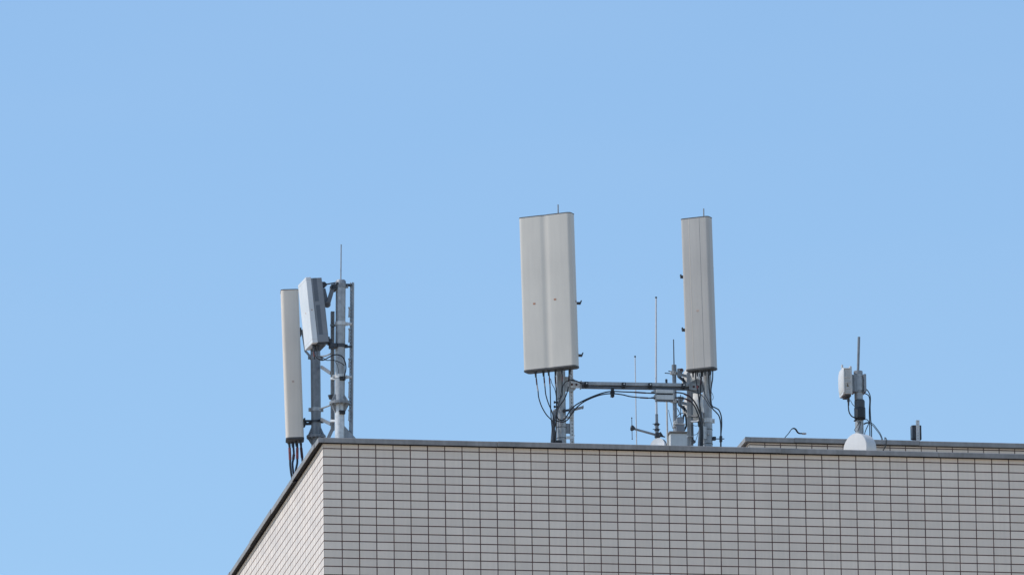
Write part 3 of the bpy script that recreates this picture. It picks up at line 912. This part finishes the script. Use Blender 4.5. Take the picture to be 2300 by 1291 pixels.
m = MB(); m.cyl(P(730, 770, V_B - .1), P(731, 776, V_B - .1), .008, n=8); m.build("drain_plug", "galvanised", root)
AG = "cables under the tilted white box"
cable([(706.5, 778, .5), (706, 790, .5), (709, 800, .48), (717, 807, .46), (726, 808.5, .45), (737, 803, .44), (748, 797.5, .44), (759, 796.5, .44), (769, 801, .45), (775, 812, .46), (777, 826, .46), (774, 842, .47), (770, 850, .48)], .45, 1.4,
      "black cable looping from the tilted white box round the front of the corner mast", AG)
cable([(709, 778, .5), (712, 790, .5), (713, 800, .46), (722, 801, .45), (733, 808.5, .44), (748, 808.5, .44), (760, 812, .44), (768, 816, .44), (774, 821, .45)], .45, 1.0,
      "thinner black cable passing low across the corner mast from the tilted white box", AG)
cable([(705, 778, .55), (705, 790, .6), (706, 800, .62), (706, 806, .64)], .55, 1.5, "short cable with red tape dropping straight below the tilted white box", AG, "rubber", [(1, 2, "red_tape")])
cable([(753, 812, .44), (757, 818, .44), (759.5, 828, .44), (760, 838, .45)], .45, .7, "thin pale wire hanging down the front of the corner mast", None, "grey_sheath", name="wire", n=6)

# ------------------------------------------------------------------ thin antennas farther back on the roof
VW = 3.5
sW = S(VW)
def foot(px, py, y):
    p = P(px, py, y)
    return Vector((p.x, y, DECK))
f = foot(1429.6, 990, VW)
t1 = thing("whip_antenna", "thinnest pale whip antenna with a small black tip, left of the taller whip", "antenna", tuple(f), "whip antennas on the roof")
top = P(1427.0, 801, VW); top.x = f.x
m = MB(); m.cyl(f, top, .0085, .0062, n=12); m.build("rod", "fibreglass", t1)
m = MB(); m.lathe(top - Z * .008, Z, [(0, .007), (.004, .010), (.016, .010), (.022, .005)], 12); m.build("tip", "black_plastic", t1)
m = MB(); m.cyl(f, f + Z * .02, .10, n=20); m.build("base_plate", "galvanised_dull", t1)
f = foot(1475.3, 960, VW)
t2 = thing("whip_antenna", "tallest white whip antenna in a grey clamped socket, between the two front masts", "antenna", tuple(f), "whip antennas on the roof")
def onw(py):
    return Vector((f.x, VW, P(1475, py, VW).z))
m = MB(); m.cyl(onw(932), onw(860), .0125, n=12); m.cyl(onw(860), P(1473.6, 669, VW), .0122, .0095, n=12); m.build("rod", "fibreglass", t2)
m = MB(); m.lathe(P(1473.6, 670, VW), Z, [(0, .0105), (.008, .0125), (.018, .0115), (.022, .004)], 12); m.build("tip", "grey_sheath", t2)
m = MB(); m.cyl(onw(958), onw(930), .0175, n=16); m.build("socket", "galvanised_dull", t2)
m = MB(); m.cyl(f, onw(949), .022, n=16); m.build("pole", "galvanised_dull", t2)
m = MB()
for py in (953, 965):
    ring(m, onw(py), .022, .022, .008); m.cyl(onw(py) - X * .055 - Y * .03, onw(py) + X * .035 - Y * .03, .0045, n=6)
m.build("clamp_band", "dark_steel", t2)
m = MB(); m.cyl(f, f + Z * .02, .12, n=20); m.build("base_plate", "galvanised_dull", t2)
# side arm with a vertical dipole
VD = VW - .08
dd = thing("dipole_antenna", "small dipole with a grey disc on a sloping arm beside the tallest whip", "antenna", tuple(P(1478, 977, VD)))
m = MB(); m.cyl(P(1424, 962.5, VD), P(1482, 978.5, VD), .0135, .0145, n=14); m.build("arm", "galvanised_dull", dd)
m = MB(); m.cyl(P(1419, 937.5, VD), P(1420, 986, VD), .0042, n=8); m.lathe(P(1419, 939, VD), Z, [(-.004, .004), (0, .008), (.008, .008), (.012, .004)], 8); m.lathe(P(1420, 986, VD), Z, [(-.004, .004), (0, .007), (.008, .007), (.012, .004)], 8); m.build("element", "grey_sheath", dd)
m = MB(); dv = (P(1424, 962.5, VD) - P(1414, 959.8, VD))
m.lathe(P(1416.5, 960.4, VD), dv.normalized() - Y * .45, [(0, .012), (.006, .033), (.020, .036), (.036, .028), (.052, .014)], 18); m.build("disc", "dark_steel", dd)
m = MB(); m.box(P(1477, 977, VD), .032, .035, .026); m.cyl(P(1480, 977, VD - .03), P(1494, 981, VD - .03), .016, .006, n=10); m.cyl(P(1482, 970, VD - .02), P(1488, 979, VD - .02), .012, n=8); m.build("arm_clamp", "dark_steel", dd, bevel=.004)

# ------------------------------------------------------------------ rear mast with two microwave dishes
VM = 3.6
fm = foot(1515.3, 900, VM)
def onm(py, dx=0, dy=0):
    return Vector((fm.x + dx, VM + dy, P(1515.3, py, VM).z))
rm = thing("antenna_mast", "thin grey mast with a slender rod on top, far back carrying round dishes", "mast", tuple(fm), "galvanised masts on the roof")
m = MB(); m.cyl(fm, onm(836), .0245, n=20); m.build("pole", "steel_grey", rm)
m = MB(); m.lathe(onm(838), Z, [(0, .025), (.02, .029), (.10, .029), (.104, .02)], 20); m.build("cap", "steel_grey", rm)
m = MB(); m.cyl(onm(820), onm(762), .0072, .006, n=8); m.build("lightning_rod", "dark_steel", rm)
m = MB(); m.cyl(fm, fm + Z * .02, .14, n=20); m.build("base_plate", "galvanised_dull", rm)
def dish(cpx_, r, depth, yaw, lab, py_clamp):
    c = P(*cpx_, VM + .06)
    r_ = thing("microwave_dish", lab, "dish", tuple(c - Z * r), "microwave dishes on the rear mast")
    d = Vector((math.cos(yaw), math.sin(yaw), -.02)).normalized()
    m = MB(); m.lathe(c, d, [(-.01, r * .15), (0, r * .55), (.03, r * .86), (.055, r), (depth, r), (depth + .004, r * .985)], 40, caps=True); m.build("drum", "radome", r_)
    m = MB(); m.lathe(c + d * .056, d, [(0, r + .001), (0, r + .006), (.018, r + .006), (.018, r + .001)], 40, caps=False); m.build("rim", "radome_grey", r_)
    m = MB()
    q = onm(py_clamp)
    m.bar(q + X * .02, c - d * .005, .03, .03); m.box(q + X * .055 - Y * .03, .022, .02, .05); m.cyl(q + X * .08 + Z * .025 - Y * .06, q + X * .08 + Z * .025 + Y * .03, .026, n=12)
    m.bar(q + X * .05 - Z * .035, q + X * .13 - Z * .10, .03, .03)
    m.build("mounting_bracket", "steel_grey", r_, bevel=.004)
    m = MB(); m.box(q + X * .075 + Z * .03 - Y * .05, .018, .016, .014); m.build("adjuster", "rusty" if py_clamp < 860 else "galvanised_dull", r_, bevel=.003)
    m = MB(); m.bar(q + X * .06 - Z * .055 - Y * .04, q + X * .14 - Z * .13 - Y * .04, .02, .022); m.bar(q + X * .10 - Z * .06 - Y * .04, q + X * .11 - Z * .13 - Y * .04, .02, .02); m.build("tilt_arm", "dark_steel", r_, bevel=.002)
    m = MB(); ring(m, q, .025, .04, .006); m.box(q - X * .03 - Y * .02, .018, .028, .018); m.build("clamp_band", "old_white", r_)
    m = MB()
    for a_, l_ in ((.010, .075), (-.010, .115)):
        m.cyl(q + Z * a_ - Y * (.02 + a_), q + Z * (a_ + .008) - X * l_ - Y * (.02 + a_), .0055, n=8)
    m.build("threaded_rod", "dark_steel", r_)
    return r_
dish((1551, 847), .168, .13, R(42), "round grey microwave dish, upper one, half hidden behind the seamed antenna", 838)
dish((1554, 910), .165, .13, R(48), "round white microwave dish, lower one, behind the right mast's cables", 901)
m = MB()
r3 = thing("thin_pole", "thin pale pole behind the stacked grey boxes, rising from beside the cabinet", "pole", tuple(foot(1499.5, 960, 3.3)))
f3 = foot(1499.5, 960, 3.3)
tp = P(1497.5, 858, 3.3); tp.x = f3.x - .006
m.cyl(f3, tp, .0105, n=12); m.build("rod", "old_white", r3)
m = MB(); m.lathe(tp, Z, [(0, .011), (.004, .014), (.035, .014), (.038, .006)], 12); m.build("tip", "dark_steel", r3)
cable([(1501.5, 920, 3.4), (1505, 938, 3.45), (1511, 962, 3.5)], 3.4, .6, "thin grey stay wire slanting from the thin pale pole down to the rear mast", None, "grey_sheath", name="stay_wire", n=6)
# equipment cabinet and the small box on it
VK = 3.2
ca, cb = P(1503, 972, VK), P(1545, 1000, VK)
kab = thing("equipment_cabinet", "plain grey cabinet with brown lid edge, standing behind the parapet", "cabinet", ((ca.x + cb.x) / 2, VK + .15, DECK))
m = MB(); m.span(ca.x + .012, cb.x, VK, VK + .16, DECK + .08, ca.z); m.build("body", "cabinet_paint", kab, bevel=.006)
m = MB(); m.span(ca.x, cb.x + .008, VK - .014, VK + .175, ca.z - .001, ca.z + .022); m.build("lid", "brown_trim", kab, bevel=.004)
m = MB(); m.span(ca.x + .02, cb.x - .02, VK + .02, VK + .14, DECK, DECK + .08); m.build("plinth", "concrete", kab)
ka, kb = P(1517, 955, VK + .12), P(1536, 967, VK + .12)
box = thing("junction_box", "small grey box with a bright lid flange, set on the cabinet against the rear mast", "junction box", ((ka.x + kb.x) / 2, VK + .17, ca.z + .022))
m = MB(); m.span(ka.x, kb.x, VK + .06, VK + .22, ca.z + .022, ka.z); m.build("body", "grey_paint", box, bevel=.004)
m = MB(); m.span(ka.x - .012, kb.x + .008, VK + .05, VK + .23, ka.z, ka.z + .012); m.build("lid", "galvanised_bright", box, bevel=.003)
m = MB(); q = P(1526, 947, VK + .12); m.box(q, .040, .05, .026); m.prism([(-.04, .026), (.04, .026), (.028, .05), (-.028, .05)], q, X, Z, -Y, -.04, .04); m.build("hood", "galvanised_dull", box, bevel=.004)
m = MB(); q = P(1517, 950, VK + .10); m.box(q, .022, .04, .02); m.box(P(1515, 958, VK + .1), .016, .03, .012); m.build("clamp_band", "old_white", box, bevel=.004)
m = MB(); m.cyl(P(1529, 944, VK + .1), P(1528.5, 886, VK + .1), .0048, n=8); m.build("aerial", "dark_steel", box)
for pts, lb_ in (([(1521, 916), (1526, 926), (1531, 938), (1535, 950)], "thin dark cable slanting right from the rear mast to the small grey box"),
                ([(1520, 936), (1526, 930), (1534, 927), (1543, 926)], "thin grey cable level between the rear mast and the strut below the lower dish"),
                ([(1534, 948), (1535, 935), (1539, 930), (1541, 940), (1541.5, 955), (1537, 966)], "thick dark cable looped right of the small grey box")):
    cable([(x, y, VK + .12) for x, y in pts], VK, .9 if "thick" not in lb_ else 2.2, lb_, None, "rubber" if "grey cable" not in lb_ else "grey_sheath")
cable([(1556, 954), (1562, 956), (1569, 955)], 1.0, .7, "short grey wire bridging strut and brace left of the right mast, upper one", None, "grey_sheath", name="wire", n=6)
cable([(1557, 976), (1564, 975), (1569, 968), (1571.5, 955), (1569, 968.5), (1564, 985), (1561, 991)], 1.0, .7, "thin grey wire hooking down left of the right mast's brace, lower one", None, "grey_sheath", name="wire", n=6)
# small white dish
VS = 2.4
sc_ = P(1476, 1001, VS)
sd_ = thing("satellite_dish", "small bright white dish peeking over the parapet below the dipole arm", "dish", (sc_.x, VS, DECK))
dn = Vector((-math.sin(R(40)), -math.cos(R(40)), .12)).normalized()
m = MB(); m.lathe(sc_, -dn, [(.012, .0), (.008, .05), (.0, .098), (.006, .100), (.035, .098), (.055, .06), (.06, .02)], 36, caps=False); m.build("reflector", "white_paint", sd_)
m = MB(); m.cyl(Vector((sc_.x + .05, VS + .09, DECK)), sc_ - dn * .10, .016, n=12); m.cyl(sc_ - dn * .10, sc_ - dn * .04, .02, n=12); m.build("post", "galvanised_dull", sd_)
m = MB(); m.tube([P(1488, 987, VS + .1), P(1493, 990, VS + .1), P(1496, 997, VS + .1), P(1496, 1010, VS + .1)], .008, 8, 4); m.build("cable_tail", "grey_sheath", sd_)

# ------------------------------------------------------------------ mast on the set-back roof storey
VP = PENT + .45
sP = S(VP)
bp_ = P(1929.5, 930, VP)
def onp(py, dx=0, dy=0):
    return Vector((bp_.x + dx, VP + dy, P(1929.5, py, VP).z))
pm = thing("antenna_mast", "stout grey mast with a flat rod on top, carrying the white radio unit", "mast", (bp_.x, VP, PDECK), "galvanised masts on the roof")
m = MB(); m.cyl(Vector((bp_.x, VP, PDECK - .3)), onp(836), 10.0 * sP, n=28); m.build("pole", "galvanised", pm)
m = MB(); m.lathe(onp(841), Z, [(0, 10.6 * sP), (7.5 * sP, 10.6 * sP), (8.3 * sP, 9.6 * sP), (8.4 * sP, 0)], 28, caps=False); m.build("cap", "galvanised_dull", pm)
m = MB(); m.cyl(P(1927.2, 836, VP), P(1929.2, 756.5, VP), 3.1 * sP, n=14); m.build("lightning_rod", "steel_grey", pm)
m = MB(); ring(m, onp(860.5), 10.05 * sP, 37 * sP, .012); m.build("clamp_band", "galvanised", pm)
m = MB()
m.box(P(1917, 863, VP + .02), .010, .09, 21 * sP); m.box(P(1940, 863, VP + .02), .016, .09, 21.5 * sP)
for py in (843, 878.5):
    m.bar(P(1915, py, VP - .055), P(1944, py + 1, VP - .055), .02, .008)
m.build("mounting_bracket", "galvanised_dull", pm, bevel=.003)
# splice closure
cl = thing("splice_closure", "black tapered closure strapped to the stout mast under the radio unit", "closure", tuple(onp(942, .01, -.07)))
c0 = P(1931.5, 942, VP - .06)
m = MB(); m.lathe(c0, Z, [(0, 10.5 * sP), (3 * sP, 13.3 * sP), (26 * sP, 13.3 * sP), (28 * sP, 13.1 * sP)], 24); m.build("base", "black_plastic", cl)
m = MB(); m.lathe(c0 + Z * (27.5 * sP), Z, [(0, 12.0 * sP), (16 * sP, 12.2 * sP), (19.5 * sP, 10.5 * sP), (20.5 * sP, 6 * sP)], 24); m.build("cover", "faded_black", cl)
m = MB(); m.box(P(1933, 925, VP - .06 - 12.4 * sP), 8 * sP, .006, 12 * sP); m.box(P(1921, 944, VP - .08), .016, .03, .008); m.build("front_panel", "black_plastic", cl, bevel=.02)
# radio unit
uy = VP - .02
u_t, u_n, u_u = frame(R(90), R(0.3))
uc = P(1892.5, 859, uy)
ru_ = thing("radio_unit", "weathered white radio unit with dished face and small warning triangle, beside the stout mast", "radio unit", tuple(uc - Z * .2))
H_ = 33 * sP
m = MB(); m.prism([(-.13, -H_ * .92), (.13, -H_ * .92), (.13, H_ * .86), (-.13, H_ * .86)], uc - u_n * .03, u_t, u_u, u_n, -.060, .03); body = m.build("housing", "old_white", ru_, bevel=.012)
m = MB()
m.prism([(x * .145, z * H_) for x, z in ((-.75, -1.0), (.75, -1.0), (1, -.82), (1, .75), (.8, .95), (-.8, .95), (-1, .75), (-1, -.82))], uc, u_t, u_u, u_n, .0, .020)
m.prism([(x * .13, z * H_) for x, z in ((-.75, -.85), (.75, -.85), (1, -.62), (1, .55), (.7, .85), (-.7, .85), (-1, .55), (-1, -.62))], uc, u_t, u_u, u_n, .019, .036, taper=.76)
m.build("face_cover", "drum_white", ru_, bevel=.008)
m = MB()
for z in (-.93, -.55, -.14, .24, .86):
    m.box(uc - u_n * .04 + u_u * (z * H_), .138, .044, .006, u_t, u_n, u_u)
for sx_ in (-1, 1):
    m.box(uc - u_n * .083 + u_t * (.12 * sx_), .014, .014, H_ * .95, u_t, u_n, u_u)
m.build("rib_frame", "old_white", body, bevel=.003)
m = MB()
for z in (-.74, -.35, .06, .56):
    m.box(uc - u_n * .042 + u_u * (z * H_) + u_t * .1305, .0008, .030, H_ * (.14 if z < .5 else .24), u_t, u_n, u_u)
m.build("side_recess", "radome_grey", body)
m = MB(); q = uc - u_n * .038 + u_t * .1325 - u_u * (.33 * H_); m.prism([(-.014, -.022), (.014, -.022), (.0, .028)], q, u_n, u_u, u_t, 0, .0016); m.build("warning_sticker", "amber_mark", body)
m = MB(); m.box(uc + u_u * H_ * 1.12 - u_n * .0, .016, .010, .030, u_t, u_n, u_u); m.cyl(uc + u_u * H_ * 1.02 - u_n * .09 - u_t * .1, uc + u_u * H_ * 1.02 - u_n * .09 + u_t * .1, .014, n=10); m.build("lifting_eye", "old_white", ru_, bevel=.004)
m = MB(); m.box(uc - u_n * .05 - u_u * (H_ * 1.0), .10, .036, .018, u_t, u_n, u_u); m.lathe(P(1905.5, 893, uy - .03), -Z, [(0, .018), (.05, .018), (.055, .012), (.10, .010)], 12); m.build("connector", "dark_steel", ru_, bevel=.003)
m = MB(); m.box((uc + P(1918, 864, VP)) / 2 + X * .07, .05, .05, .11); m.build("mounting_bracket", "galvanised_dull", ru_, bevel=.004)
PG = "cables on the stout mast"
cable([(1905.5, 900), (1905.5, 912), (1907, 924), (1911, 932), (1917, 936.5), (1923, 937)], VP - .08, 1.5, "black cable curving from the radio unit's underside to the black closure", PG)
cable([(1910, 898), (1914, 906), (1919, 912)], VP - .06, .7, "thin wire between the radio unit's underside and the stout mast", None, "grey_sheath", name="wire", n=6)
cable([(1942, 872), (1947, 875), (1952, 882), (1955, 893), (1954.5, 915), (1955.5, 940), (1957.5, 962), (1957.5, 1010)], VP - .02, 1.25, "outer of two long black cables dropping right of the stout mast", PG)
cable([(1942, 883), (1947, 885), (1951.5, 889), (1953.5, 900), (1952.5, 925), (1953.5, 955), (1954.5, 1010)], VP - .01, 1.25, "inner of two long black cables dropping right of the stout mast", PG)
cable([(1938, 942), (1946, 941.5), (1950.5, 945), (1951, 951), (1946.5, 961), (1943, 970), (1942, 976)], VP - .06, 1.0, "grey cable hooking down from the closure to the white drum's top", PG, "grey_sheath")
cable([(1940, 951), (1946, 948.5), (1954, 948), (1962, 953), (1970, 963), (1977, 973), (1982, 985), (1985, 1000)], VP - .05, .9, "upper of two thin cables sweeping right from the stout mast to the back coping", PG, "grey_sheath")
cable([(1940, 953), (1947, 950), (1955, 951), (1962, 957), (1970, 967), (1977, 977), (1981, 990), (1983, 1003)], VP - .04, .8, "lower of two thin cables sweeping right from the stout mast to the back coping", PG, "grey_sheath")
cable([(1931, 946), (1925, 956), (1919.5, 965), (1923, 968)], VP - .06, .8, "thin dark loop on the stout mast just above the white drum", None, "grey_sheath", name="wire", n=6)
cable([(1934, 946), (1931, 957), (1926, 968)], VP - .06, .7, "second thin dark wire slanting down the stout mast above the white drum", None, "grey_sheath", name="wire", n=6)
# white drum in front of the set-back storey
VR = PENT - .45
dc = P(1920.3, 1010, VR)
rr = 39.2 * S(VR) / .985
dy_ = R(57)
d_n = Vector((-math.sin(dy_), -math.cos(dy_), 0))
dr = thing("drum_dish", "large white drum shaped dish sitting behind the parapet below the stout mast", "dish", (dc.x, VR, dc.z - rr))
m = MB(); m.lathe(dc, -d_n, [(-.012, 0.0), (-.011, rr * .6), (-.004, rr * .97), (.003, rr), (.165, rr), (.17, rr * .98), (.21, rr * .5), (.22, .05)], 64, caps=True); m.build("drum", "drum_white", dr)
m = MB(); m.bar(dc - d_n * .2, Vector((dc.x + .15, PENT - .004, dc.z)), .08, .08, Z); m.box(Vector((dc.x + .15, PENT - .010, dc.z)), .09, .006, .12); m.build("wall_bracket", "galvanised_dull", dr)
# device on the back coping
VQ = PENT + .25
dv_ = thing("small_device", "small dark box on a slotted upright, standing on the back coping", "device", tuple(P(2062, 990, VQ)))
a_, b_ = P(2048, 953, VQ), P(2071, 985.5, VQ)
m = MB(); m.span(a_.x + .016, b_.x, VQ + .02, VQ + .09, b_.z, a_.z); m.build("case", "dark_steel", dv_, bevel=.006)
m = MB(); m.span(a_.x, a_.x + .017, VQ + .015, VQ + .10, b_.z + .006, a_.z - .004); m.build("side_cover", "bracket_grey", dv_, bevel=.004)
m = MB(); strut(m, P(2062.3, 1000, VQ), P(2061.5, 943, VQ), X, .042, .016, .036, .014, .018); m.build("slotted_strut", "galvanised_bright", dv_)
# loose strap and looped cable on the back coping
q = [P(x, y, VQ + d_) for x, y, d_ in ((1758, 990, .0), (1764, 981, 0), (1771, 973, .0), (1777, 964.5, .01), (1782, 961.5, .02), (1787, 963.5, .03), (1791, 969.5, .05), (1795, 972.5, .06), (1801, 973, .07), (1807.5, 973.5, .08))]
m = MB(); m.tube(q, .01, sub=6, flat=(.020, .010))
st = tag(m.build("cable_strap", "grey_sheath"), "loose flat strap curling up and over behind the back coping, with a pale bare end", "strap")
m = MB(); m.tube([q[-2] + X * .008, q[-1] + X * .014], .012, sub=1, flat=(.034, .018)); m.build("tip", "old_white", st)
cable([(1990, 1000, PENT + .3), (1987.5, 984, PENT + .12), (1988.5, 982.5, PENT), (1990.8, 985.5, PENT - .085), (1990.5, 993, PENT - .09), (1988.5, 1002, PENT - .06), (1985, 1009, PENT - .03), (1980, 1020, PENT - .03)], PENT, 1.2,
      "dark cable looped over the front of the back coping, right of the white drum", None, "grey_sheath")
